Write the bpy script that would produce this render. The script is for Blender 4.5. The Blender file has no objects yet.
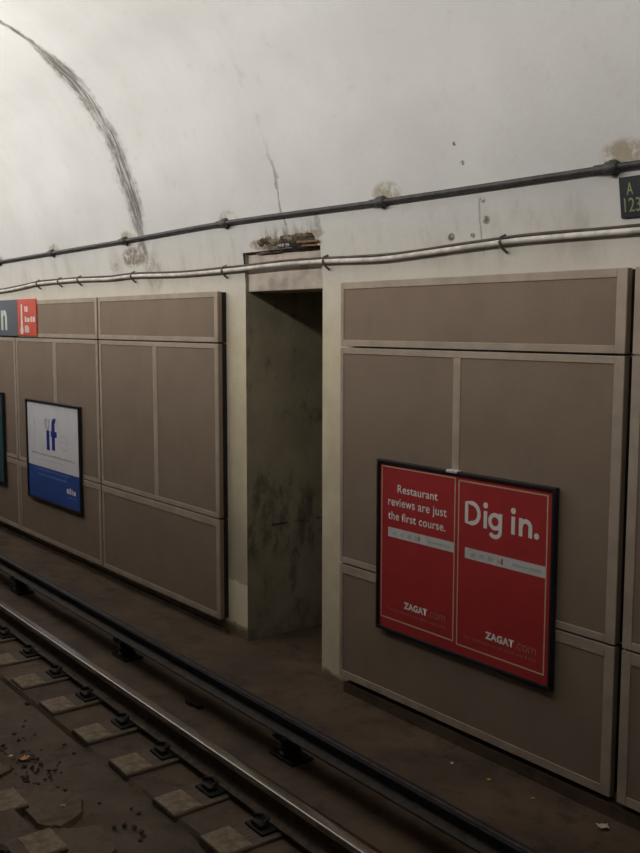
import bpy, bmesh, math, random
from mathutils import Vector, Matrix, noise as mnoise
random.seed(7)
S = bpy.context.scene
COL = S.collection
R = math.radians

# ------------------------------------------------------------------ materials
class T:
    """small node-expression helper"""
    def __init__(s, name):
        s.m = bpy.data.materials.new(name); s.m.use_nodes = True
        s.nt = s.m.node_tree; s.b = s.nt.nodes['Principled BSDF']
        s.b.inputs['Roughness'].default_value = .8
        s._c = None
    def new(s, t, **k):
        n = s.nt.nodes.new(t)
        for a, v in k.items(): setattr(n, a, v)
        return n
    def put(s, sock, v):
        if hasattr(v, 'is_output'): s.nt.links.new(v, sock)
        elif isinstance(v, (tuple, list)) and len(v) == 3 and sock.type == 'RGBA': sock.default_value = (*v, 1)
        else: sock.default_value = v
    def pos(s):
        if s._c is None: s._c = s.new('ShaderNodeTexCoord').outputs['Object']
        return s._c
    def xyz(s):
        n = s.new('ShaderNodeSeparateXYZ'); s.put(n.inputs[0], s.pos()); return n.outputs
    def scaled(s, v):
        n = s.new('ShaderNodeMapping'); s.put(n.inputs['Vector'], s.pos()); n.inputs['Scale'].default_value = v
        return n.outputs[0]
    def M(s, op, a, b=0., c=0., clamp=False):
        n = s.new('ShaderNodeMath', operation=op, use_clamp=clamp)
        for i, v in enumerate((a, b, c)):
            s.put(n.inputs[i], v)
        return n.outputs[0]
    def noise(s, scale, detail=4., rough=.6, vec=None):
        n = s.new('ShaderNodeTexNoise'); s.put(n.inputs['Vector'], vec if vec is not None else s.pos())
        n.inputs['Scale'].default_value = scale; n.inputs['Detail'].default_value = detail; n.inputs['Roughness'].default_value = rough
        return n.outputs['Fac']
    def step(s, v, a, b):
        n = s.new('ShaderNodeMapRange', interpolation_type='SMOOTHSTEP'); s.put(n.inputs['Value'], v)
        s.put(n.inputs['From Min'], a); s.put(n.inputs['From Max'], b); return n.outputs['Result']
    def mix(s, f, a, b):
        n = s.new('ShaderNodeMix', data_type='RGBA'); s.put(n.inputs['Factor'], f)
        s.put(n.inputs[6], a); s.put(n.inputs[7], b); return n.outputs[2]
    def mul(s, *a):
        r = a[0]
        for b in a[1:]: r = s.M('MULTIPLY', r, b)
        return r
    def band(s, v, lo0, lo1, hi0, hi1):
        return s.mul(s.step(v, lo0, lo1), s.step(v, hi1, hi0))
    def bump(s, h, strength=.3, dist=.01):
        n = s.new('ShaderNodeBump'); n.inputs['Strength'].default_value = strength; n.inputs['Distance'].default_value = dist
        s.put(n.inputs['Height'], h); s.nt.links.new(n.outputs[0], s.b.inputs['Normal'])
    def out(s, col, rough=None, metal=None):
        s.put(s.b.inputs['Base Color'], col)
        if rough is not None: s.put(s.b.inputs['Roughness'], rough)
        if metal is not None: s.put(s.b.inputs['Metallic'], metal)
        return s.m

def simple(name, col, rough=.7, metal=0., var=.25, scale=12., bump=0., dist=.004):
    t = T(name); n = t.noise(scale, 5.)
    dark = tuple(c*(1-var) for c in col); light = tuple(min(1, c*(1+var)) for c in col)
    c = t.mix(t.step(n, .3, .7), dark, light)
    if bump: t.bump(t.noise(scale*6, 3.), bump, dist)
    return t.out(c, rough, metal)

def paint_wall():
    t = T('whitewashed_concrete'); x, y, z = t.xyz()
    c = t.mix(t.step(t.noise(.9, 5.), .3, .7), (.555, .546, .522), (.62, .612, .592))
    c = t.mix(t.mul(t.step(t.noise(7., 6., .7), .56, .74), .35), c, (.47, .43, .37))
    # lower wall: older, creamier coat
    low = t.step(z, 3.75, 2.45)
    c = t.mix(t.mul(low, .95), c, t.mix(t.step(t.noise(5., 5.), .3, .7), (.61, .52, .35), (.70, .62, .44)))
    # grime that collects around the pipes
    g = t.mul(t.band(z, 3.05, 3.3, 3.42, 3.72), t.step(t.noise(3.2, 6., .7, t.scaled((1, 1, .35))), .47, .72))
    c = t.mix(t.mul(g, .5), c, (.34, .30, .25))
    # dirty seam between two vault rings
    wob = t.M('MULTIPLY', t.M('SUBTRACT', t.noise(2.2, 3.), .5), .16)
    d = t.M('ABSOLUTE', t.M('SUBTRACT', t.M('ADD', x, 3.185), wob))
    w = t.M('ADD', t.mul(t.band(z, 3.5, 4.0, 5.08, 5.36), .12), .045)
    edge = t.step(t.M('ADD', t.M('DIVIDE', d, w), t.M('MULTIPLY', t.M('SUBTRACT', t.noise(14., 6., .75), .5), 1.5)), 1.2, .35)
    streak = t.M('ADD', .3, t.mul(.7, t.step(t.noise(9., 6., .75, t.scaled((4., .5, .5))), .38, .56)))
    seam = t.mul(edge, streak, t.band(z, 3.35, 3.75, 5.62, 5.75))
    c = t.mix(t.mul(seam, .92), c, (.095, .078, .065))
    smear = t.mul(t.step(d, .34, .05), t.step(t.noise(11., 6., .75), .5, .68), t.band(z, 3.15, 3.4, 5.0, 5.3))
    c = t.mix(t.mul(smear, .42), c, (.2, .17, .14))
    # blotch below the upper pipe, next to the seam
    def blot(c, px, pz, rx, rz, col, k, sc=9.):
        dd = t.M('ADD', t.M('POWER', t.M('ABSOLUTE', t.M('DIVIDE', t.M('ADD', x, -px), rx)), 2.), t.M('POWER', t.M('ABSOLUTE', t.M('DIVIDE', t.M('ADD', z, -pz), rz)), 2.))
        m = t.mul(t.step(dd, 1.2, .3), t.step(t.noise(sc, 5., .7), .36, .56))
        return t.mix(t.mul(m, k), c, col)
    c = blot(c, -3.45, 3.47, .26, .11, (.19, .15, .11), .9, 15.)
    c = blot(c, -3.22, 3.5, .12, .14, (.2, .16, .12), .8, 12.)
    c = blot(c, -3.88, 3.39, .12, .05, (.22, .18, .13), .6)
    c = blot(c, -3.05, 3.3, .2, .22, (.3, .26, .21), .6)
    for px, pz in ((-7.17, 3.63), (-5.36, 3.65), (-3.5, 3.66), (-1.58, 3.69), (.46, 3.70), (2.37, 3.71)):
        c = blot(c, px, pz, .16, .085, (.27, .21, .11), .75)
    # rust and soot above the lintel of the recess
    soot = t.mul(t.band(x, -1.25, -1.0, -.48, -.3), t.band(z, 3.38, 3.45, 3.47, 3.63), t.step(t.noise(8., 5., .7, t.scaled((2.4, 1, .5))), .36, .62))
    c = t.mix(t.mul(soot, .95), c, (.15, .13, .10))
    c = blot(c, -.80, 3.425, .42, .07, (.05, .04, .032), .9, 12.)
    c = blot(c, -1.17, 3.455, .16, .05, (.23, .17, .10), .85, 14.)
    c = blot(c, -.45, 3.49, .17, .035, (.30, .21, .11), .8, 12.)
    c = blot(c, -.36, 3.53, .05, .13, (.22, .2, .16), .6, 14.)
    # fine crack running up from it
    cx = t.M('ADD', x, t.M('ADD', t.M('MULTIPLY', t.M('SUBTRACT', t.noise(3.5, 5., .65), .5), .22), .79))
    crack = t.mul(t.step(t.M('ABSOLUTE', cx), .022, .006), t.band(z, 3.4, 3.45, 3.9, 4.3), t.step(t.noise(4., 4.), .30, .5))
    c = t.mix(t.mul(crack, .7), c, (.2, .18, .15))
    faint = t.mul(t.step(t.M('ABSOLUTE', cx), .05, .01), t.band(z, 3.9, 4.2, 4.7, 5.1), t.step(t.noise(6., 4.), .4, .6))
    c = t.mix(t.mul(faint, .22), c, (.3, .28, .25))
    cx2 = t.M('ADD', x, t.M('ADD', t.M('MULTIPLY', t.M('SUBTRACT', t.noise(2.5, 4., .65), .5), .1), -1.30))
    c = t.mix(t.mul(t.step(t.M('ABSOLUTE', cx2), .012, .004), t.band(z, 3.2, 3.3, 3.55, 3.62), .55), c, (.2, .18, .15))
    for px, pz, r in ((1.03, 3.364, .036), (1.33, 3.571, .026), (1.345, 3.447, .036), (1.2, 3.81, .022), (1.16, 3.93, .018), (1.22, 3.36, .022)):
        c = blot(c, px, pz, r, r*.8, (.07, .055, .045), .9, 30.)
    # pale repainted patch at the foot of the left pier, bare stained concrete below
    nz = t.M('ADD', z, t.M('MULTIPLY', t.M('SUBTRACT', t.noise(9., 4.), .5), .12))
    patch = t.mul(t.band(x, -1.80, -1.78, -1.40, -1.36), t.band(nz, .075, .095, .465, .48))
    c = t.mix(t.mul(t.band(x, -1.80, -1.78, -1.40, -1.36), t.step(z, 1.6, .7), .5), c, (.33, .28, .2))
    c = t.mix(t.mul(patch, .9), c, (.86, .77, .56))
    bare = t.M('ADD', t.mul(t.step(x, -1., -1.2), .04), .04)
    c = t.mix(t.mul(t.step(t.M('SUBTRACT', nz, bare), .02, -.05), .92), c, (.16, .115, .075))
    t.bump(t.M('ADD', t.noise(26., 5., .6), t.mul(seam, -1.2)), .22, .01)
    return t.out(c, .78)

def ground(name, a, b, d, rough=.75, sc=1.5):
    t = T(name)
    c = t.mix(t.step(t.noise(sc, 6., .65), .3, .7), a, b)
    c = t.mix(t.mul(t.step(t.noise(sc*3.1, 6., .7), .5, .7), .75), c, d)
    c = t.mix(t.mul(t.step(t.noise(sc*26, 3., .6), .62, .75), .5), c, tuple(v*.4 for v in a))
    t.bump(t.noise(sc*18, 6., .7), .6, .012)
    return t.out(c, t.M('ADD', t.M('MULTIPLY', t.noise(sc*1.7, 3.), .5), rough-.25))

def fabric():
    t = T('perforated_brown_panel')
    c = t.mix(t.step(t.noise(2., 4.), .3, .7), (.235, .172, .122), (.272, .202, .145))
    c = t.mix(t.mul(t.step(t.noise(160., 2., .5), .42, .62), .45), c, (.165, .118, .082))
    c = t.mix(t.mul(t.step(t.noise(3.4, 5., .65, t.scaled((1.4, 1, .45))), .6, .76), .3), c, (.165, .122, .095))
    t.bump(t.noise(170., 2.), .35, .003)
    return t.out(c, .85)

def niche_concrete():
    t = T('stained_niche_concrete'); x, y, z = t.xyz()
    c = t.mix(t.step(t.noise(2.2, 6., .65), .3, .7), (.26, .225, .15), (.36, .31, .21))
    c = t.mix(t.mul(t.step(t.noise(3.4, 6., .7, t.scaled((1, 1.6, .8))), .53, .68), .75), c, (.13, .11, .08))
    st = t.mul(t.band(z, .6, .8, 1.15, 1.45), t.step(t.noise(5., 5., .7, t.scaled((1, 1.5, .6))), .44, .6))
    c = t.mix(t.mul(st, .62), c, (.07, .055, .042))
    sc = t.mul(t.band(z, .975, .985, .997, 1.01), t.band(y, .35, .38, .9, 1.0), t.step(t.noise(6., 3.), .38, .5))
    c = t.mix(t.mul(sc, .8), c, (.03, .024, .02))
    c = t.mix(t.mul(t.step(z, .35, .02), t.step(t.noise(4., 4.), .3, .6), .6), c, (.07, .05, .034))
    t.bump(t.noise(20., 6., .7), .5, .01)
    return t.out(c, .85)

def rubble():
    t = T('spalled_rusty_concrete')
    n = t.noise(9., 6., .7, t.scaled((1, 1, 2.2)))
    x, y, z = t.xyz()
    n = t.M('ADD', n, t.mul(t.band(x, -.95, -.8, -.6, -.45), t.step(z, 3.48, 3.4), -.16))
    c = t.mix(t.step(n, .38, .50), (.016, .013, .011), (.10, .068, .038))
    c = t.mix(t.step(n, .52, .60), c, (.24, .185, .11))
    c = t.mix(t.step(n, .63, .7), c, (.42, .38, .31))
    t.bump(t.noise(40., 5., .7), .8, .02)
    return t.out(c, .9)

def wood():
    t = T('weathered_tie_wood')
    c = t.mix(t.step(t.noise(5., 5., .6, t.scaled((8, 1, 8))), .3, .7), (.085, .062, .044), (.155, .118, .085))
    c = t.mix(t.mul(t.step(t.noise(3., 5., .7), .52, .7), .6), c, (.05, .037, .028))
    t.bump(t.noise(9., 5., .7, t.scaled((9, 1, 9))), .6, .008)
    return t.out(c, .85)

WALL = paint_wall()
FAB = fabric()
NICHE = niche_concrete()
RUB = rubble()
WOOD = wood()
WORN = simple('worn_pale_tie_end', (.215, .165, .11), .85, var=.35, scale=14, bump=.5)
TRIM = simple('pale_tan_trim', (.385, .31, .24), .65, var=.12, scale=5)
BACK = simple('dark_furring', (.012, .01, .012), .9)
LINT = simple('stained_lintel_concrete', (.43, .37, .31), .85, var=.3, scale=5, bump=.3)
FLOOR = ground('brown_trackbed_concrete', (.062, .04, .024), (.128, .083, .05), (.028, .019, .014))
TROUGH = ground('damp_drain_dirt', (.065, .042, .023), (.115, .077, .045), (.03, .02, .013), .7, 2.5)
MUD = ground('dried_mud_slab', (.115, .082, .052), (.165, .122, .08), (.06, .044, .03), .8, 3.)
LOWBOUNCE = simple('low_bounce_platform_side', (.16, .15, .14), .8, scale=2)  # unseen platform side, made dark to cut the bounced light
PLAT = simple('platform_concrete', (.10, .095, .09), .8, scale=4)
STEEL = simple('rusty_rail_steel', (.085, .055, .038), .6, .4, var=.4, scale=20, bump=.3)
HEAD = simple('polished_rail_head', (.42, .40, .38), .24, .95, var=.15, scale=30)
THIRD = simple('dark_conductor_steel', (.045, .035, .03), .6, .3, var=.4, scale=20)
THIRDHEAD = simple('dark_conductor_head', (.022, .021, .024), .6, .4, var=.4, scale=24)
THIRDTOP = simple('worn_conductor_top', (.13, .135, .16), .4, .8, var=.4, scale=24)
BLACK = simple('black_frame_metal', (.012, .012, .016), .4, .0, var=.2)
INSUL = simple('black_glazed_insulator', (.012, .01, .011), .35, .0)
PLATE = simple('dark_iron_fastening', (.022, .018, .015), .6, .5, var=.4, scale=30)
PIPE = simple('dark_grey_conduit', (.05, .046, .045), .55, .2, var=.35, scale=14)
CABLE = simple('dark_brown_cable', (.075, .062, .052), .65, var=.3, scale=10)
LPIPE = simple('whitewashed_conduit', (.60, .56, .50), .6, var=.25, scale=9)
RED = simple('red_poster_paper', (.42, .034, .034), .45, var=.06, scale=4)
WHITE = simple('white_ink', (.80, .78, .74), .5, var=.04)
CREAM = simple('cream_ink_line', (.62, .42, .30), .5, var=.04)
STRIP = simple('pale_grey_ink', (.60, .60, .58), .5, var=.05)
GREYINK = simple('grey_ink', (.44, .43, .43), .5, var=.1)
DIMRED = simple('dim_pink_ink', (.46, .19, .15), .5, var=.1)
BRRED = simple('bright_red_ink', (.6, .03, .02), .5, var=.1)
SILVER = simple('silver_clip', (.75, .75, .74), .35, .6)
PAPER = simple('white_poster_paper', (.74, .73, .76), .5, var=.04, scale=4)
BLUE = simple('blue_poster_ink', (.03, .085, .33), .45, var=.15, scale=3)
DBLUE = simple('deep_blue_ink', (.02, .035, .30), .45, var=.1)
GHOST = simple('faint_grey_ink', (.68, .67, .71), .5, var=.05)
PALEB = simple('pale_blue_ink', (.13, .19, .42), .5, var=.1)
TEAL = simple('teal_poster_paper', (.03, .09, .10), .5, var=.3)
ORED = simple('orange_red_sign', (.62, .085, .05), .5, var=.1, scale=4)
SGREY = simple('slate_grey_sign', (.105, .12, .135), .5, var=.1, scale=4)
SWHITE = simple('off_white_lettering', (.72, .66, .60), .5, var=.05)
PALEG = simple('pale_green_lettering', (.55, .62, .54), .5, var=.05)
SIGNB = simple('black_sign_plate', (.014, .015, .02), .5, var=.2)
YGREEN = simple('yellow_green_lettering', (.21, .25, .11), .5, var=.15)
SCRAP = simple('litter_paper', (.62, .58, .48), .8, var=.1)
YSCRAP = simple('yellow_litter', (.50, .40, .06), .7, var=.1)
OSCRAP = simple('orange_litter', (.60, .33, .16), .7, var=.1)
STONE = simple('ballast_stone', (.075, .056, .04), .9, var=.4, scale=30)

# ------------------------------------------------------------------ mesh helpers
def bm_new(): return bmesh.new()
def box(bm, x0, x1, y0, y1, z0, z1, bev=0.):
    g = bmesh.ops.create_cube(bm, size=1.)
    vs = g['verts']
    bmesh.ops.transform(bm, matrix=Matrix.Translation(((x0+x1)/2, (y0+y1)/2, (z0+z1)/2)) @ Matrix.Diagonal((x1-x0, y1-y0, z1-z0, 1)), verts=vs)
    if bev:
        es = list({e for v in vs for e in v.link_edges})
        bmesh.ops.bevel(bm, geom=es, offset=bev, segments=2, profile=.5, affect='EDGES')
    return bm
def lathe(bm, prof, seg=24, M=None):
    rings = []
    for r, z in prof:
        rings.append([bm.verts.new(Vector((r*math.cos(2*math.pi*i/seg), r*math.sin(2*math.pi*i/seg), z)) if M is None else M @ Vector((r*math.cos(2*math.pi*i/seg), r*math.sin(2*math.pi*i/seg), z))) for i in range(seg)])
    for a, b in zip(rings, rings[1:]):
        for i in range(seg): bm.faces.new((a[i], a[(i+1) % seg], b[(i+1) % seg], b[i]))
    bm.faces.new(list(reversed(rings[0]))); bm.faces.new(rings[-1])
    return bm
def tube(bm, pts, r, seg=12):
    pts = [Vector(p) for p in pts]; rings = []
    for i, p in enumerate(pts):
        d = (pts[min(i+1, len(pts)-1)] - pts[max(i-1, 0)]).normalized()
        a = d.cross(Vector((0, 0, 1)))
        if a.length < 1e-4: a = d.cross(Vector((0, 1, 0)))
        a.normalize(); b = a.cross(d)
        rings.append([bm.verts.new(p + r*(math.cos(2*math.pi*k/seg)*a + math.sin(2*math.pi*k/seg)*b)) for k in range(seg)])
    for a, b in zip(rings, rings[1:]):
        for k in range(seg): bm.faces.new((a[k], a[(k+1) % seg], b[(k+1) % seg], b[k]))
    bm.faces.new(list(reversed(rings[0]))); bm.faces.new(rings[-1])
    return bm
def extrude_x(bm, prof, x0, x1):
    """closed (y,z) outline swept along x"""
    a = [bm.verts.new((x0, y, z)) for y, z in prof]; b = [bm.verts.new((x1, y, z)) for y, z in prof]
    n = len(prof)
    for i in range(n): bm.faces.new((a[i], a[(i+1) % n], b[(i+1) % n], b[i]))
    bm.faces.new(list(reversed(a))); bm.faces.new(b)
    return bm
def spline(pts, per=10):
    pts = [Vector(p) for p in pts]; o = []
    for i in range(len(pts)-1):
        p0 = pts[max(i-1, 0)]; p1 = pts[i]; p2 = pts[i+1]; p3 = pts[min(i+2, len(pts)-1)]
        for k in range(per):
            t = k/per
            o.append(.5*((2*p1) + (p2-p0)*t + (2*p0-5*p1+4*p2-p3)*t*t + (3*p1-p0-3*p2+p3)*t**3))
    o.append(pts[-1]); return o
def link(name, bm, mat, parent=None, smooth=None, recalc=True):
    if recalc and any(len(e.link_faces) == 2 and abs(e.calc_face_angle(0)) > .1 for e in bm.edges): bmesh.ops.recalc_face_normals(bm, faces=bm.faces)
    me = bpy.data.meshes.new(name); bm.to_mesh(me); bm.free()
    if mat: me.materials.append(mat)
    o = bpy.data.objects.new(name, me); COL.objects.link(o)
    if parent: o.parent = parent
    if smooth is not None:
        for p in me.polygons: p.use_smooth = True
        if smooth < 180:
            me.set_sharp_from_angle(angle=R(smooth))
    return o
def tag(o, label, cat, group=None, kind=None):
    o['label'] = label; o['category'] = cat
    if group: o['group'] = group
    if kind: o['kind'] = kind
    return o
def empty(name, loc, label, cat, group=None, rz=0.):
    o = bpy.data.objects.new(name, None); COL.objects.link(o); o.location = loc; o.rotation_euler.z = rz
    o.empty_display_size = .1
    return tag(o, label, cat, group)
def struct(name, bm, mat, parent=None, smooth=None, recalc=True):
    o = link(name, bm, mat, parent, smooth, recalc); o['kind'] = 'structure'; return o
def duplicate(o, parent=None):
    c = o.copy(); COL.objects.link(c)
    if parent: c.parent = parent
    for ch in list(o.children): duplicate(ch, c)
    return c
def text_bm(s, x0, x1, z0, z1, y, bold=0., space=1., depth=.0015, skew=0.):
    """lettering filling the box x0..x1 / z0..z1 on a plane facing -Y"""
    cu = bpy.data.curves.new('lettering', 'FONT'); cu.body = s; cu.size = 1.; cu.offset = bold; cu.space_character = space
    cu.space_line = 1.15; cu.resolution_u = 5
    ob = bpy.data.objects.new('lettering', cu); COL.objects.link(ob)
    dg = bpy.context.evaluated_depsgraph_get(); me = bpy.data.meshes.new_from_object(ob.evaluated_get(dg))
    COL.objects.unlink(ob); bpy.data.objects.remove(ob); bpy.data.curves.remove(cu)
    bm = bm_new(); bm.from_mesh(me); bpy.data.meshes.remove(me)
    xs = [v.co.x for v in bm.verts]; ys = [v.co.y for v in bm.verts]
    a, b, c, d = min(xs), max(xs), min(ys), max(ys)
    for v in bm.verts:
        v.co = Vector((x0+(v.co.x-a)/(b-a)*(x1-x0), y, z0+(v.co.y-c)/(d-c)*(z1-z0)))
    for v in bm.verts: v.co.y -= depth
    for f in bm.faces:
        f.normal_update()
        if f.normal.y > 0: f.normal_flip()
    return bm
def line_rect(bm, x0, x1, z0, z1, y, w, d=.0015):
    box(bm, x0, x1, y-d, y, z1-w, z1); box(bm, x0, x1, y-d, y, z0, z0+w)
    box(bm, x0, x0+w, y-d, y, z0+w, z1-w); box(bm, x1-w, x1, y-d, y, z0+w, z1-w); return bm
def marks(bm, x0, x1, z0, z1, y, seed, n=24, d=.001):
    """illegible small print: short dashes of uneven length"""
    rr = random.Random(seed); x = x0
    while x < x1:
        w = rr.uniform(.4, 1.6)*(x1-x0)/n; h = rr.uniform(.6, 1.)
        box(bm, x, min(x+w, x1), y-d, y, z0, z0+(z1-z0)*h); x += w + .35*(x1-x0)/n
    return bm

# ------------------------------------------------------------------ the tunnel shell
X0, X1 = -24., 13.
NX0, NX1 = -1.44, -.365                       # recess opening
PROF = [(.1, -.3), (.1, 3.15), (.072, 3.4), (.03, 3.63), (-.04, 3.92), (-.13, 4.2), (-.24, 4.48), (-.39, 4.74), (-.6, 5.0), (-.85, 5.2), (-1.1, 5.36),
        (-1.4, 5.49), (-1.8, 5.6), (-2.3, 5.68), (-2.9, 5.715), (-3.6, 5.72)]
def wall_y(z):
    for (a, b), (c, d) in zip(PROF, PROF[1:]):
        if b <= z <= d: return a+(c-a)*(z-b)/(d-b)
    return .1
fine = [Vector((0, y, z)) for y, z in ((.1, -.3), (.1, 3.07), (.1, 3.15))] + spline([(0, y, z) for y, z in PROF[1:]], 5)[1:]
ltop = min(range(len(fine)), key=lambda i: abs(fine[i].z-3.39)); LZ = fine[ltop].z
split = min(range(len(fine)), key=lambda i: abs(fine[i].z-3.92))
def shell(rows, xs, skip=None):
    bm = bm_new()
    g = [[bm.verts.new((x, r.y, r.z)) for r in rows] for x in xs]
    for i in range(len(xs)-1):
        for j in range(len(rows)-1):
            if skip and skip(i, j): continue
            bm.faces.new((g[i][j], g[i+1][j], g[i+1][j+1], g[i][j+1]))
    return bm
xs = [X0, NX0, NX1, X1]
struct('wall_back', shell(fine[:split+1], xs, lambda i, j: i == 1 and j < ltop), WALL, smooth=180)
up = fine[split:]
mir = [Vector((0, -7.2-p.y, p.z)) for p in reversed(up[:-1])]
struct('ceiling', shell(up, [X0, X1]), WALL, smooth=180)
struct('ceiling_platform', shell([up[-1]]+mir, [X0, X1]), LOWBOUNCE, smooth=180)
struct('wall_front', shell([Vector((0, -7.2-p.y, p.z)) for p in reversed(fine[:split+1])], [X0, X1]), LOWBOUNCE, smooth=180)
sec = [(p.y, p.z) for p in fine+[Vector((0, -7.2-p.y, p.z)) for p in reversed(fine[:-1])]]
for nm, x in (('wall_left', X0), ('wall_right', X1)):
    bm = bm_new(); bm.faces.new([bm.verts.new((x, y, z)) for y, z in sec]); struct(nm, bm, LINT)
# recess: two jambs, soffit, rear wall
bm = bm_new()
ND = 1.7
def quad(bm, *p): bm.faces.new([bm.verts.new(q) for q in p])
quad(bm, (NX0, .1, -.3), (NX0, ND, -.3), (NX0, ND, LZ), (NX0, .1, LZ))
quad(bm, (NX1, .1, -.3), (NX1, ND, -.3), (NX1, ND, LZ), (NX1, .1, LZ))
quad(bm, (NX0, ND, -.3), (NX1, ND, -.3), (NX1, ND, LZ), (NX0, ND, LZ))
quad(bm, (NX0, .08, LZ), (NX1, .08, LZ), (NX1, ND, LZ), (NX0, ND, LZ))
struct('wall_recess', bm, NICHE, recalc=False)
bm = bm_new(); box(bm, NX0+.004, NX1-.004, .125, .55, 3.07, LZ-.002, .008)
lint = struct('trim_1', bm, LINT)
lint['label'] = 'stained concrete lintel over the dark recess'
# broken, rusty concrete above the lintel
bm = bm_new(); nu, nv = 90, 22; g = []
for i in range(nu+1):
    row = []
    for j in range(nv+1):
        u, v = i/nu, j/nv
        x = -1.27+u*.93; z = 3.38+v*.15
        q = mnoise.noise(Vector((x*7, 3.1, z*12)))+.6*mnoise.noise(Vector((x*19, 9.2, z*26)))+.35*mnoise.noise(Vector((x*43, 4, z*55)))
        top = .55+.3*mnoise.noise(Vector((x*5, 1.7, 0)))
        edge = min(1., 6*u, 6*(1-u))*min(1., (1-v)*3)*1.0
        lo = .22 if u < .38 else 0.
        body = min(1., max(0., (v-lo)*5))*edge
        h = -.018+.030*body+.022*q*body
        if .36 < u < .6 and v < .45: h -= .012
        row.append(bm.verts.new((x, wall_y(z)-h, z)))
    g.append(row)
for i in range(nu):
    for j in range(nv): bm.faces.new((g[i][j], g[i+1][j], g[i+1][j+1], g[i][j+1]))
o = struct('trim_2', bm, RUB, smooth=40); o['label'] = 'broken rusty concrete edge above the lintel'
bm = bm_new(); tube(bm, [(-.62, .045, 3.437), (-.36, .05, 3.43)], .011, 8); tube(bm, [(-.56, .045, 3.405), (-.38, .05, 3.40)], .008, 8)
struct('exposed_rebar', bm, simple('rusty_rebar', (.17, .10, .05), .9, var=.4, scale=40), o)

# floor: bench beside the wall, drain trough between the rails, near bench, platform
bm = bm_new()
def grid(bm, x0, x1, y0, y1, z, nx, ny, amp, sc=2.):
    g = [[bm.verts.new((x0+(x1-x0)*i/nx, y0+(y1-y0)*j/ny, z+amp*mnoise.noise(Vector(((x0+(x1-x0)*i/nx)*sc, (y0+(y1-y0)*j/ny)*sc, z))))) for j in range(ny+1)] for i in range(nx+1)]
    for i in range(nx):
        for j in range(ny): bm.faces.new((g[i][j], g[i+1][j], g[i+1][j+1], g[i][j+1]))
    return g
gm = grid(bm, X0, X1, -1.3, .1, 0., 240, 14, .008)
for r_ in gm:
    for v in r_: v.co.z -= .036*min(1, max(0, (v.co.y+.95)/.6))
ga = grid(bm, X0, X1, -1.95, -1.31, -.026, 240, 6, .006)
for i in range(240): bm.faces.new((gm[i][0], ga[i][-1], ga[i+1][-1], gm[i+1][0]))
gb = grid(bm, X0, X1, -3.8, -2.68, 0., 240, 8, .008)
gt = grid(bm, X0, X1, -2.66, -1.97, -.052, 240, 8, .02, 3.)
for i in range(240):
    bm.faces.new((ga[i][0], gt[i][-1], gt[i+1][-1], ga[i+1][0])); bm.faces.new((gt[i][0], gb[i][-1], gb[i+1][-1], gt[i+1][0]))
gr = grid(bm, NX0, NX1, .1, ND, -.036, 8, 10, .004)
me_idx = []
fl = struct('floor', bm, FLOOR, smooth=50)
fl.data.materials.append(TROUGH)
for p in fl.data.polygons:
    if -2.67 < p.center.y < -1.955: p.material_index = 1
bm = bm_new(); box(bm, X0, X1, -7.4, -3.8, -.3, 1.1); struct('floor_platform', bm, PLAT)
bm = bm_new(); box(bm, .0, X1, .022, .1, -.08, .045, .008); struct('baseboard_right', bm, FLOOR)
bm = bm_new(); box(bm, X0, -1.75, .075, .1, -.08, .0, .008); struct('baseboard_left', bm, FLOOR)

# ------------------------------------------------------------------ acoustic wall panels
PW = 2.418
def panel(x, z0, z1, trims, centre, label, group, w=PW):
    """trims = left, right, bottom, top trim widths"""
    l, r, b, t = trims
    o = empty('acoustic_panel', (x, .1, z0), label, 'wall panel', group)
    h = z1-z0
    def sub(name, mat, *bx, bev=.003):
        bm = bm_new(); box(bm, bx[0], bx[1], bx[2]-.1, bx[3]-.1, bx[4], bx[5], bev); return link(name, bm, mat, o)
    sub('board', FAB, .001, w-.001, .006, .05, .001, h-.001)
    sub('backing', BACK, .006, w-.006, .05, .098, .006, h-.006, bev=0)
    sub('trim_strip', TRIM, 0, l, 0, .012, 0, h); sub('trim_strip', TRIM, w-r, w, 0, .012, 0, h)
    sub('trim_strip', TRIM, l, w-r, 0, .012, 0, b); sub('trim_strip', TRIM, l, w-r, 0, .012, h-t, h)
    if centre:
        sub('center_strip', TRIM, centre[0]-x, centre[1]-x, .001, .012, b, h-t)
    return o
ZS1 = 2.627
bays = [(-9.06, .05, .108, None, 'leftmost bay, cut off by the photo edge'),
        (-6.615, .05, .108, (-5.43, -5.33), 'bay with the white and blue poster'),
        (-4.163, .05, .108, (-2.955, -2.872), 'bay just left of the recess'),
        (-.022, .034, .092, (1.14, 1.205), 'bay with the red double poster'),
        (2.478, .06, .085, (3.62, 3.70), 'rightmost bay, cut off by the photo edge')]
for x, l, zb, cs, where in bays:
    if cs is None: cs = (x+1.2, x+1.285)
    r = .055 if x < -1 else .066
    w = 2.452 if -1 < x < 1 else PW; zt = 3.1 if x > -1 else 3.082; ZS2 = .985 if x > -1 else 1.038
    panel(x, ZS1+.006, zt, (l, r, .045, .05), None, 'wide upper tan-trimmed brown wall panel, '+where, 'upper wall panels', w)
    panel(x, ZS2+.006, ZS1-.006, (l, r, .045, .045), cs, 'tall middle brown wall panel with center strip, '+where, 'middle wall panels', w)
    panel(x, zb, ZS2-.006, (l, r, .055, .07), None, 'low brown wall panel near the floor, '+where, 'lower wall panels', w)

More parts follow.
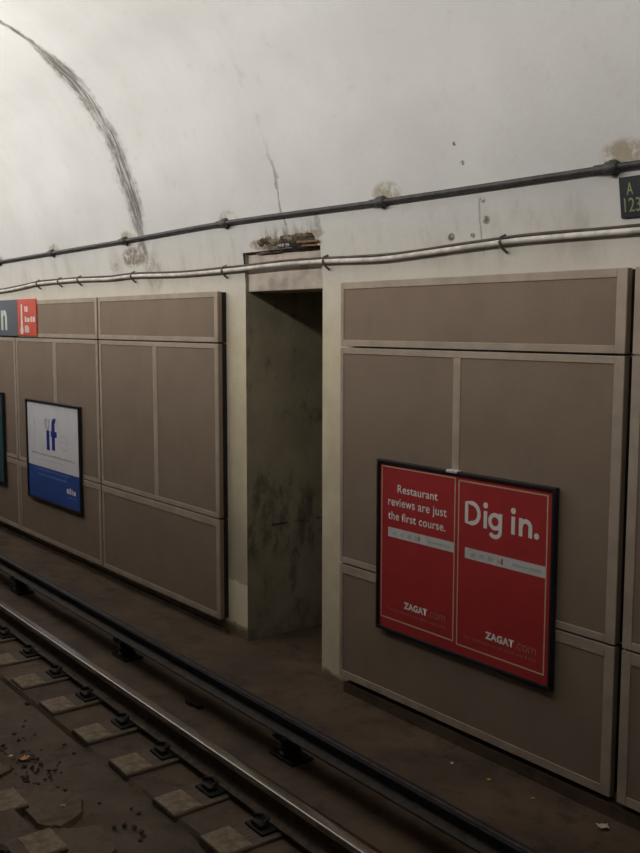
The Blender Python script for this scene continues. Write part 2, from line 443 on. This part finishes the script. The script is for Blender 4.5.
# ------------------------------------------------------------------ posters
def frame_part(o, x0, x1, z0, z1, w, mat, y0=-.04, y1=0.):
    bm = bm_new()
    box(bm, x0, x1, y0, y1, z1-w, z1, .003); box(bm, x0, x1, y0, y1, z0, z0+w, .003)
    box(bm, x0, x0+w, y0, y1, z0+w, z1-w, .003); box(bm, x1-w, x1, y0, y1, z0+w, z1-w, .003)
    box(bm, x0+.005, x1-.005, -.012, y1, z0+.005, z1-.005)
    return local('frame', bm, mat, o)
def local(name, bm, mat, root, base=None):
    base = base or root
    bmesh.ops.translate(bm, vec=-Vector(ORG[0]), verts=bm.verts)
    return link(name, bm, mat, base)
ORG = [(0, 0, 0)]
ORG[0] = (1.23, 0, .6)
P = empty('poster', ORG[0], 'red double poster reading "Dig in." in a black frame on the right wall panels', 'poster')
frame_part(P, .44, 2.02, .602, 1.838, .022, BLACK)
YS = -.022
shL = local('poster_sheet', box(bm_new(), .463, 1.2155, YS, -.011, .624, 1.816), RED, P)
shR = local('poster_sheet', box(bm_new(), 1.2165, 1.998, YS, -.011, .624, 1.816), RED, P)
def ink(name, bm, mat, sh): return local(name, bm, mat, P, sh)
ink('border_line', line_rect(bm_new(), .478, 1.203, .692, 1.797, YS, .009), CREAM, shL)
ink('border_line', line_rect(bm_new(), 1.229, 1.96, .680, 1.787, YS, .009), CREAM, shR)
ink('headline', text_bm('Restaurant', .645, 1.040, 1.618, 1.676, YS, .012, 1.05), WHITE, shL)
ink('headline', text_bm('reviews are just', .549, 1.125, 1.500, 1.578, YS, .012, 1.05), WHITE, shL)
ink('headline', text_bm('the first course.', .550, 1.117, 1.420, 1.480, YS, .012, 1.05), WHITE, shL)
def ribbon(bm, pts, w, y, d=.0015, closed=False):
    pts = [Vector((p[0], p[1])) for p in pts]; n = len(pts); L = []
    for i, p in enumerate(pts):
        a = pts[i-1] if (i or closed) else p; b = pts[(i+1) % n] if (i < n-1 or closed) else p
        t_ = (b-a).normalized(); L.append((p+Vector((-t_.y, t_.x))*w/2, p-Vector((-t_.y, t_.x))*w/2))
    f = [[bm.verts.new((q.x, yy, q.y)) for q in ab for yy in (y-d, y)] for ab in L]
    for i in range(n if closed else n-1):
        A, B = f[i], f[(i+1) % n]
        for k, l in ((0, 2), (2, 3), (3, 1), (1, 0)): bm.faces.new((A[k], B[k], B[l], A[l]))
    if not closed:
        bm.faces.new((f[0][0], f[0][2], f[0][3], f[0][1])); bm.faces.new((f[-1][0], f[-1][1], f[-1][3], f[-1][2]))
def disc(bm, x, z, r, y, d=.0015):
    lathe(bm, [(r, 0), (r, d)], 20, Matrix.Translation((x, y, z)) @ Matrix.Rotation(R(90), 4, 'X'))
def arc(cx, cz, rx, rz_, a0, a1, n=14):
    return [(cx+rx*math.cos(R(a0+(a1-a0)*k/n)), cz+rz_*math.sin(R(a0+(a1-a0)*k/n))) for k in range(n+1)]
k = .0285; zb = 1.503; bm = bm_new()
# letter D
ribbon(bm, [(1.304, zb+.0155), (1.345, zb+.0155)]+arc(1.348, zb+.0805, .064, .065, -90, 90)+[(1.345, zb+.1455), (1.304, zb+.1455)], k, YS, closed=True)
ribbon(bm, [(1.466, zb), (1.466, zb+.112)], k, YS); disc(bm, 1.466, zb+.148, .0195, YS)
# letter g
ribbon(bm, arc(1.547, zb+.056, .043, .0425, 0, 360, 24)[:-1], k*.95, YS, closed=True)
ribbon(bm, [(1.591, zb+.112), (1.591, zb-.004)]+arc(1.547, zb-.004, .044, .037, 0, -150, 10)[1:], k*.95, YS, .0017)
ribbon(bm, [(1.694, zb), (1.694, zb+.112)], k, YS); disc(bm, 1.694, zb+.148, .0195, YS)
# letter n
ribbon(bm, [(1.754, zb), (1.754, zb+.112)], k, YS)
ribbon(bm, [(1.757, zb+.06)]+arc(1.793, zb+.062, .036, .036, 165, 0, 10)+[(1.829, zb)], k, YS, .0017)
disc(bm, 1.877, zb+.019, .0195, YS)
ink('headline', bm, WHITE, shR)
for sh, x0, x1, z0, z1, sd in ((shL, .551, 1.194, 1.294, 1.362, 3), (shR, 1.295, 1.951, 1.280, 1.351, 4)):
    st = ink('rating_strip', box(bm_new(), x0, x1, YS-.001, YS, z0, z1), STRIP, sh)
    for k in range(4):
        cx = x0+.07+k*.075; ink('small_print', marks(bm_new(), cx-.018, cx+.018, z0+.02, z1-.02, YS-.001, sd+k, 4), GREYINK, sh)
    ink('small_print', marks(bm_new(), x0+.4, x1-.03, z0+.027, z1-.027, YS-.001, sd+20, 30), GREYINK, sh)
    ink('red_mark', box(bm_new(), x0+.312, x0+.322, YS-.002, YS, z0+.018, z1-.016), BRRED, sh)
for sh, a, b, c, d, e, f, z, zs in ((shL, .722, .955, .962, 1.125, .543, 1.13, .803, .752), (shR, 1.484, 1.722, 1.73, 1.896, 1.293, 1.897, .787, .738)):
    ink('brand_lettering', text_bm('ZAGAT', a, b, z, z+.05, YS, .05, 1.1), WHITE, sh)
    ink('brand_suffix', text_bm('.com', c, d, z, z+.042, YS, -.004, 1.0), DIMRED, sh)
    ink('slogan', text_bm('Your destination to eat, drink, stay & play', e, f, zs, zs+.03, YS, .0, 1.02), DIMRED, sh)
local('clip', box(bm_new(), 1.135, 1.235, -.048, .0, 1.826, 1.846, .004), SILVER, P)

ORG[0] = (-5.45, 0, .62)
P2 = empty('poster', ORG[0], 'white and blue poster with large "if" in a dark frame', 'poster')
frame_part(P2, -6.25, -4.65, .625, 1.862, .022, BLACK)
wh = local('poster_sheet', box(bm_new(), -6.222, -4.678, YS, -.011, 1.047, 1.834), PAPER, P2)
bl = local('poster_sheet', box(bm_new(), -6.222, -4.678, YS, -.011, .653, 1.047), BLUE, P2)
P = P2
bm = bm_new(); box(bm, -5.625, -5.535, YS-.0015, YS, 1.275, 1.515)
box(bm, -5.465, -5.375, YS-.0015, YS, 1.285, 1.60); box(bm, -5.495, -5.465, YS-.0015, YS, 1.445, 1.515); box(bm, -5.375, -5.315, YS-.0015, YS, 1.445, 1.515)
# hooked top of the f
prev = []
for k in range(9):
    a = math.pi-k*math.pi*.62/8
    cx, cz = -5.365, 1.60
    prev.append(((cx+.10*math.cos(a), cz+.075*math.sin(a)), (cx+.012*math.cos(a), cz+.010*math.sin(a))))
for (a, b), (c, d) in zip(prev, prev[1:]):
    bm.faces.new([bm.verts.new((q[0], YS-.0015, q[1])) for q in (a, c, d, b)])
ink('headline', bm, DBLUE, wh)
bm = bm_new()
for dx in (-.075, -.03, .03): tube(bm, [(-5.58+dx*.3, YS, 1.515), (-5.575+dx, YS, 1.57), (-5.565+dx*1.2, YS, 1.655)], .008, 6)
ink('fork_picture', bm, GREYINK, wh)
bm = text_bm('l', -6.04, -5.98, 1.28, 1.62, YS, 0, depth=.0008)
for v in bm.verts: pass
ink('faint_letter', bm, GHOST, wh)
ink('faint_letter', text_bm('e', -5.26, -5.0, 1.295, 1.50, YS, 0, depth=.0008), GHOST, wh)
ink('small_print', marks(bm_new(), -6.11, -4.81, 1.195, 1.22, YS, 5, 40), GREYINK, wh)
ink('small_print', marks(bm_new(), -5.80, -5.11, 1.135, 1.16, YS, 6, 22), GHOST, wh)
ink('small_print', marks(bm_new(), -5.96, -4.99, 1.0, 1.028, YS, 7, 30), PALEB, bl)
ink('small_print', marks(bm_new(), -5.91, -5.06, .938, .966, YS, 8, 26), PALEB, bl)
ink('logo_mark', marks(bm_new(), -5.06, -4.81, .815, .89, YS, 9, 4), WHITE, bl)
ink('small_print', marks(bm_new(), -5.06, -4.79, .765, .785, YS, 10, 8), PALEB, bl)

ORG[0] = (-7.85, 0, .65)
P = empty('poster', ORG[0], 'teal poster in black frame at the left edge of the photo, mostly cut off', 'poster')
frame_part(P, -8.64, -7.06, .655, 1.89, .03, BLACK)
local('poster_sheet', box(bm_new(), -8.61, -7.09, YS, -.011, .685, 1.86), TEAL, P)

# ------------------------------------------------------------------ station signs on the upper panels
ORG[0] = (-6.15, 0, 2.65)
P = empty('sign', ORG[0], 'small orange-red sign with white lettering on the upper wall panel', 'sign')
pl = local('plate', box(bm_new(), -6.475, -5.87, -.014, 0, 2.648, 3.104, .004), ORED, P)
bm = bm_new(); ic = []
for hw, z in ((.0, 2.668), (.035, 2.672), (.052, 2.695), (.05, 2.725), (.034, 2.77), (.026, 2.85), (.021, 3.04)):
    ic.append((hw, z))
pts = [(-6.335-h, z) for h, z in ic]+[(-6.335+h, z) for h, z in reversed(ic[1:])]
r_ = bm.faces.new([bm.verts.new((x, -.0155, z)) for x, z in pts])
ink('pictogram', bm, SWHITE, pl)
ink('lettering', marks(bm_new(), -6.238, -6.13, 2.945, 3.03, -.014, 11, 3), SWHITE, pl)
ink('lettering', marks(bm_new(), -6.235, -5.90, 2.82, 2.895, -.014, 12, 6), SWHITE, pl)
ink('lettering', marks(bm_new(), -6.24, -6.10, 2.69, 2.785, -.014, 13, 3), SWHITE, pl)
ORG[0] = (-7.2, 0, 2.65)
P = empty('sign', ORG[0], 'slate grey sign with pale lettering at the left edge, beside the orange-red sign', 'sign')
pl = local('plate', box(bm_new(), -7.9, -6.482, -.014, 0, 2.642, 3.104, .004), SGREY, P)
ink('lettering', text_bm('n', -7.06, -6.845, 2.715, 2.975, -.014, .03), PALEG, pl)

ORG[0] = (2.46, .04, 3.37)
P = empty('sign', ORG[0], 'small black sign reading A 123 fixed to the curved wall', 'sign')
y0 = wall_y(3.37)-.012; sl = (wall_y(3.59)-wall_y(3.37))/.22
def tilt(bm):
    for v in bm.verts: v.co.y += (v.co.z-3.37)*sl
    return bm
pl = local('plate', tilt(box(bm_new(), 2.338, 2.60, y0-.006, y0+.008, 3.372, 3.588, .003)), SIGNB, P)
ink('lettering', tilt(text_bm('A', 2.385, 2.425, 3.492, 3.556, y0-.006, .01)), YGREEN, pl)
ink('lettering', tilt(text_bm('123', 2.365, 2.468, 3.402, 3.476, y0-.006, .005)), YGREEN, pl)

# ------------------------------------------------------------------ conduits along the wall
up_pts = [(-14, 3.59), (-9, 3.60), (-7.169, 3.606), (-5.378, 3.622), (-3.505, 3.638), (-1.607, 3.662), (.421, 3.645), (2.31, 3.644), (5, 3.64), (9, 3.64)]
up_path = spline([(x, wall_y(z)-.03, z) for x, z in up_pts], 10)
cd = link('conduit', tube(bm_new(), up_path, .0185, 12), PIPE, None, 60)
tag(cd, 'straight dark conduit with couplings running along the vault above the other pipe', 'pipe')
for x, z in up_pts[2:8]:
    y = wall_y(z)-.03
    bm = bm_new()
    MX = Matrix.Translation((x, y, z)) @ Matrix.Rotation(R(90), 4, 'Y')
    lathe(bm, [(.019, -.115), (.025, -.108), (.025, -.045), (.03, -.04), (.036, -.03), (.036, .03), (.03, .04), (.02, .046)], 16, MX)
    link('coupling', bm, PIPE, cd, 40)
    bm = bm_new(); box(bm, x-.02, x+.02, y-.005, y+.035, z+.012, z+.042, .005); box(bm, x-.014, x+.014, y+.018, y+.034, z-.05, z+.03, .004)
    link('strap', bm, PIPE, cd)
lo_pts = [(-12, 3.2), (-9, 3.22), (-7.36, 3.228), (-6.63, 3.252), (-5.953, 3.285), (-4.896, 3.29), (-4.03, 3.274), (-3.409, 3.282), (-2.541, 3.26), (-1.666, 3.262), (-.911, 3.275),
          (-.317, 3.272), (.315, 3.256), (.824, 3.272), (1.488, 3.298), (1.908, 3.302), (2.443, 3.30), (4, 3.30), (8, 3.3)]
lo = spline([(x, wall_y(z)-.03, z) for x, z in lo_pts], 8)
lp = link('conduit', tube(bm_new(), lo, .0175, 12), LPIPE, None, 60)
tag(lp, 'pale whitewashed conduit sagging along the wall just above the panels', 'pipe')
for x in (-5.95, -5.3, -4.75, -3.45, -1.72, -.28, 1.49):
    q = min(lo, key=lambda p: abs(p.x-x))
    bm = bm_new()
    tube(bm, [(x, q.y+.028, q.z+.045), (x, q.y-.012, q.z+.03), (x, q.y-.026, q.z+.005), (x, q.y-.012, q.z-.026), (x+.01, q.y+.005, q.z-.045), (x+.02, q.y+.028, q.z-.065)], .009, 8)
    link('strap', bm, CABLE, lp, 60)
ca = link('cable', tube(bm_new(), [p+Vector((0, .004, .027+.004*mnoise.noise(Vector((p.x*2, 0, 0))))) for p in lo], .0095, 8), CABLE, None, 60)
tag(ca, 'thin dark cable lying along the top of the pale conduit', 'cable', None)
# ------------------------------------------------------------------ running rail, third rail, ties
SL = -.0165
rz = math.atan(SL)
RY = -1.527
rail = empty('running_rail', (0, RY, .012), 'running rail with a shiny polished head, laid on the short ties', 'rail', None, rz)
def rail_prof(s=1., hh=.168, hw=.036, bw=.07):
    pts = [(-bw, 0), (-bw, .011), (-.02, .026), (-.009, .04), (-.009, hh-.05), (-.014, hh-.042), (-hw, hh-.036), (-hw, hh-.012)]
    return pts+[(-y, z) for y, z in reversed(pts)]
link('rail_body', extrude_x(bm_new(), rail_prof(), -20, 8), STEEL, rail)
half = [(-.0365, .133)]+[(-.0245-.012*math.cos(R(a)), .156+.012*math.sin(R(a))) for a in range(0, 91, 15)]+[(-.012, .1686)]
hp = half+[(-y, z) for y, z in reversed(half)]
link('rail_head', extrude_x(bm_new(), hp, -20, 8), HEAD, rail, 50)
TY, TSL = -1.005, -.0145
third = empty('third_rail', (0, TY, .168), 'dark low third rail raised on black insulators beside the wall', 'rail', None, math.atan(TSL))
tp = [(-.088, 0), (-.088, .012), (-.03, .022), (-.016, .03), (-.016, .05), (-.03, .058), (-.03, .088)]
link('rail_body', extrude_x(bm_new(), tp+[(-y, z) for y, z in reversed(tp)], -20, 8), THIRD, third)
link('rail_head', extrude_x(bm_new(), [(-.034, .058), (-.034, .088), (-.028, .094), (.028, .094), (.034, .088), (.034, .058)], -20, 8), THIRDHEAD, third, 40)
link('contact_strip', extrude_x(bm_new(), [(-.012, .09), (-.012, .0955), (.006, .0955), (.006, .09)], -20, 8), THIRDTOP, third)
ins = empty('insulator', (.73, TY+TSL*.73, 0), 'nearest black insulator under the third rail', 'insulator', 'third rail insulators')
bm = bm_new(); box(bm, -.13, .13, -.085, .085, 0, .022, .006); link('base_plate', bm, PLATE, ins)
bm = bm_new(); lathe(bm, [(.07, .022), (.078, .03), (.078, .042), (.062, .05), (.062, .06), (.075, .068), (.075, .08), (.06, .088), (.06, .1), (.072, .108), (.072, .118), (.056, .124), (.056, .142)], 24)
link('insulator_body', bm, INSUL, ins, 50)
bm = bm_new(); box(bm, -.07, .07, -.1, .1, .142, .166, .005); box(bm, -.03, .03, -.106, -.09, .142, .188, .004); box(bm, -.03, .03, .09, .106, .142, .188, .004)
link('rail_chair', bm, PLATE, ins)
for x, lb in ((-1.65, 'middle black insulator under the third rail, between the other two in view'), (-4.13, 'farthest visible black insulator under the third rail, at the left edge')):
    c = duplicate(ins); c.location = (x, TY+TSL*x, 0); c['label'] = lb

tie = empty('half_tie', (0, 0, 0), '', 'railway tie', 'far side half ties')
TW = .27
bm = bm_new(); box(bm, -TW, 0, -.44, .20, -.06, .046, .008)
bmesh.ops.subdivide_edges(bm, edges=[e for e in bm.edges if e.calc_length() > .15], cuts=3, use_grid_fill=True)
link('timber', bm, WOOD, tie)
bm = bm_new(); box(bm, -TW+.012, -.012, -.436, -.25, .03, .05, .004)
o = link('worn_end', bm, WORN, tie); o['label'] = 'pale worn end of the tie'
bm = bm_new(); box(bm, -TW/2-.09, -TW/2+.09, -.17, .17, .046, .062, .003); link('tie_plate', bm, PLATE, tie)
for s in (-1, 1):
    bm = bm_new(); x = -TW/2-.02
    tube(bm, [(x-.04, s*.125, .064), (x-.045, s*.12, .10), (x, s*.085, .108), (x+.045, s*.085, .10), (x+.055, s*.12, .09), (x+.03, s*.14, .064)], .012, 8)
    box(bm, x-.03, x+.07, min(s*.1, s*.155), max(s*.1, s*.155), .06, .09, .006)
    link('rail_clip', bm, PLATE, tie, 60)
xs_f = [-2.70, -2.10, -1.50, -.90, -.28, .31, .92, 1.47, 2.03]
words = ['ninth', 'eighth', 'seventh', 'sixth', 'fifth', 'fourth', 'third', 'second', 'first']
for i, x in enumerate(xs_f):
    c = tie if i == 0 else duplicate(tie)
    c.location = (x, RY+SL*x, -.0505-random.uniform(0, .006)); c.rotation_euler.z = rz+random.uniform(-.02, .02)
    c['label'] = {0: 'wooden half tie under the rail, farthest away at the left edge of the photo', 8: 'wooden half tie under the rail, nearest the camera at the bottom edge'}.get(i, 'wooden half tie under the running rail, %s counted from the bottom edge' % words[i])
NY = -3.02
near = []
for i, x in enumerate((-.32, .285, .87)):
    c = duplicate(tie); c.location = (x-TW, NY+SL*x, -.046); c.rotation_euler.z = rz+math.pi
    c['group'] = 'near side half ties'
    c['label'] = ['half tie across the drain in the bottom left corner, farthest of its row', 'half tie across the drain in the bottom left corner, with a dark gap beside it', 'half tie across the drain in the bottom left corner, nearest of its row'][i]

# ------------------------------------------------------------------ litter and broken slabs in the drain
def slab(name, outline, z0, z1, mat, label, cat, group=None, jig=.02):
    bm = bm_new(); cx = sum(p[0] for p in outline)/len(outline); cy = sum(p[1] for p in outline)/len(outline)
    pts = []
    n = len(outline)
    for i in range(n):
        a, b = Vector(outline[i]), Vector(outline[(i+1) % n])
        for k in range(9):
            p = a.lerp(b, k/9); q = mnoise.noise(Vector((p.x*9, p.y*9, 2)))
            q2 = mnoise.noise(Vector((p.x*30, p.y*30, 2)))
            pts.append((p.x+jig*(1.8*q+.8*q2), p.y+jig*1.8*mnoise.noise(Vector((p.x*9, p.y*9, 7)))))
    t = [bm.verts.new((x-cx, y-cy, z1-z0+.006*mnoise.noise(Vector((x*6, y*6, 0))))) for x, y in pts]
    b = [bm.verts.new((cx*.0+(x-cx)*1.06, (y-cy)*1.06, 0)) for x, y in pts]
    m = len(pts)
    bm.faces.new(t)
    for i in range(m): bm.faces.new((b[i], b[(i+1) % m], t[(i+1) % m], t[i]))
    bm.faces.new(list(reversed(b)))
    bmesh.ops.triangulate(bm, faces=[f for f in bm.faces if len(f.verts) > 4])
    o = link(name, bm, mat); o.location = (cx, cy, z0); return tag(o, label, cat, group)
slab('mud_slab', [(.02, -2.62), (.1, -2.40), (.34, -2.30), (.52, -2.36), (.60, -2.52), (.50, -2.63)], -.06, -.022, MUD, 'pale cracked slab of dried mud in the drain, beside the near ties', 'mud slab', 'broken mud slabs')
slab('mud_slab', [(.56, -2.62), (.66, -2.46), (.72, -2.36), (.94, -2.36), (1.06, -2.46), (1.12, -2.62)], -.06, -.025, MUD, 'pale slab of dried mud in the drain at the bottom edge', 'mud slab', 'broken mud slabs')
slab('mud_slab', [(-.62, -2.60), (-.5, -2.5), (-.3, -2.5), (-.22, -2.58), (-.3, -2.64), (-.5, -2.64)], -.06, -.025, MUD, 'small slab of dried mud in the drain beyond the litter heap', 'mud slab', 'broken mud slabs')
bm = bm_new(); rr = random.Random(3)
for k in range(150):
    x = rr.uniform(-3.5, 1.6); y = rr.choice((rr.gauss(-2.32, .12), rr.uniform(-2.6, -1.99)))
    if rr.random() < .4: x = rr.gauss(-.25, .22); y = rr.gauss(-2.36, .08)
    y = max(-2.64, min(-1.99, y)); s = rr.uniform(.006, .022)*(1.4 if rr.random() < .1 else 1)
    g = bmesh.ops.create_icosphere(bm, subdivisions=1, radius=s, matrix=Matrix.Translation((x, y, -.05+s*.4)) @ Matrix.Rotation(rr.uniform(0, 6), 4, 'Z') @ Matrix.Diagonal((1, rr.uniform(.6, 1), rr.uniform(.5, .8), 1)))
    for v in g['verts']: v.co += Vector((rr.uniform(-1, 1), rr.uniform(-1, 1), rr.uniform(-1, 1)))*s*.25
tag(link('gravel', bm, STONE), 'small stones and grit scattered along the drain between the rails', 'gravel', None, 'stuff')
def scrap(x, y, z, s, mat, label, seed):
    rr = random.Random(seed); bm = bm_new()
    bmesh.ops.create_grid(bm, x_segments=4, y_segments=4, size=s)
    for v in bm.verts:
        v.co.x *= rr.uniform(.8, 1.15); v.co.z = rr.uniform(.0, .5)*s+.003; v.co.y *= .7
    r = bmesh.ops.extrude_face_region(bm, geom=list(bm.faces)); bmesh.ops.translate(bm, vec=(0, 0, .002), verts=[e for e in r['geom'] if isinstance(e, bmesh.types.BMVert)])
    o = link('paper_scrap', bm, mat); o.location = (x, y, z); o.rotation_euler.z = rr.uniform(0, 3); tag(o, label, 'litter', 'litter scraps'); return o
scrap(2.479, -.121, -.028, .030, SCRAP, 'pale paper scrap on the ground at the foot of the rightmost panels', 1)
scrap(1.70, -.20, -.028, .014, YSCRAP, 'tiny yellow scrap on the ground under the red poster', 2)
scrap(2.02, -.171, -.028, .010, YSCRAP, 'tiny yellowish scrap on the ground between the other scraps by the wall', 5)
scrap(1.40, -.22, -.028, .012, SCRAP, 'tiny pale scrap on the ground below the red poster, leftmost of those by the wall', 6)
scrap(-.38, -2.36, -.04, .030, OSCRAP, 'orange scrap among the stones in the drain', 3)
scrap(-.47, -2.42, -.04, .014, SCRAP, 'tiny white scrap in the drain beside the orange one', 8)
scrap(.40, -2.43, -.018, .014, SCRAP, 'tiny white scrap lying on the cracked mud slab', 4)
slab('flat_debris', [(-.47, -1.10), (-.40, -1.06), (-.28, -1.05), (-.30, -1.09), (-.40, -1.12)], .0, .03, PLATE, 'flat dark piece of debris lying below the third rail', 'debris', None, .01)

# ------------------------------------------------------------------ lamps: row of platform fluorescents, plus added fill
def lamp(x, y, z, power, tx, ty, tz, sx=1.3, sy=.25, col=(1., .965, .925)):
    l = bpy.data.lights.new('platform_or_fill_lamp', 'AREA'); l.shape = 'RECTANGLE'; l.size = sx; l.size_y = sy; l.energy = power; l.color = col
    o = bpy.data.objects.new('platform_or_fill_lamp', l); COL.objects.link(o); o.location = (x, y, z)
    d = Vector((tx, ty, tz)); o.rotation_euler = d.to_track_quat('-Z', 'Y').to_euler()
    return o
for x, k in ((-14, .9), (-10.5, .9), (-7, .9), (-3.5, .82), (0, .62), (3.5, .42), (7, .28)):
    lamp(x, -2.9, 4.5, 90*k, 0, .8, .36, 3.2)
for x in (1.5, 5.5):                                                # unseen fill lamps, added to soften the shade in the recess
    lamp(x, -5.6, 4.2, 4, 0, .6, -.1, 2.4)
W = bpy.data.worlds.new('tunnel_air'); S.world = W; W.use_nodes = True
W.node_tree.nodes['Background'].inputs[0].default_value = (.02, .02, .022, 1)

# ------------------------------------------------------------------ camera
yaw, pit, rol = .9064, .1049, .0019
F = Vector((-math.sin(yaw)*math.cos(pit), math.cos(yaw)*math.cos(pit), -math.sin(pit)))
Rt = Vector((math.cos(yaw), math.sin(yaw), 0)); U = Rt.cross(F)
R2 = math.cos(rol)*Rt+math.sin(rol)*U; U2 = -math.sin(rol)*Rt+math.cos(rol)*U
cam = bpy.data.cameras.new('camera'); co = bpy.data.objects.new('camera', cam); COL.objects.link(co)
co.matrix_world = Matrix(((R2.x, U2.x, -F.x, 5.5471), (R2.y, U2.y, -F.y, -4.5543), (R2.z, U2.z, -F.z, 2.7851), (0, 0, 0, 1)))
cam.sensor_fit = 'VERTICAL'; cam.sensor_height = 24.; cam.lens = 960.78/853*24.; cam.clip_end = 100; cam.clip_start = .05
S.camera = co
S.view_settings.view_transform = 'Standard'; S.view_settings.look = 'None'; S.view_settings.gamma = 1.; S.view_settings.use_curve_mapping = False
S.view_settings.exposure = 0.
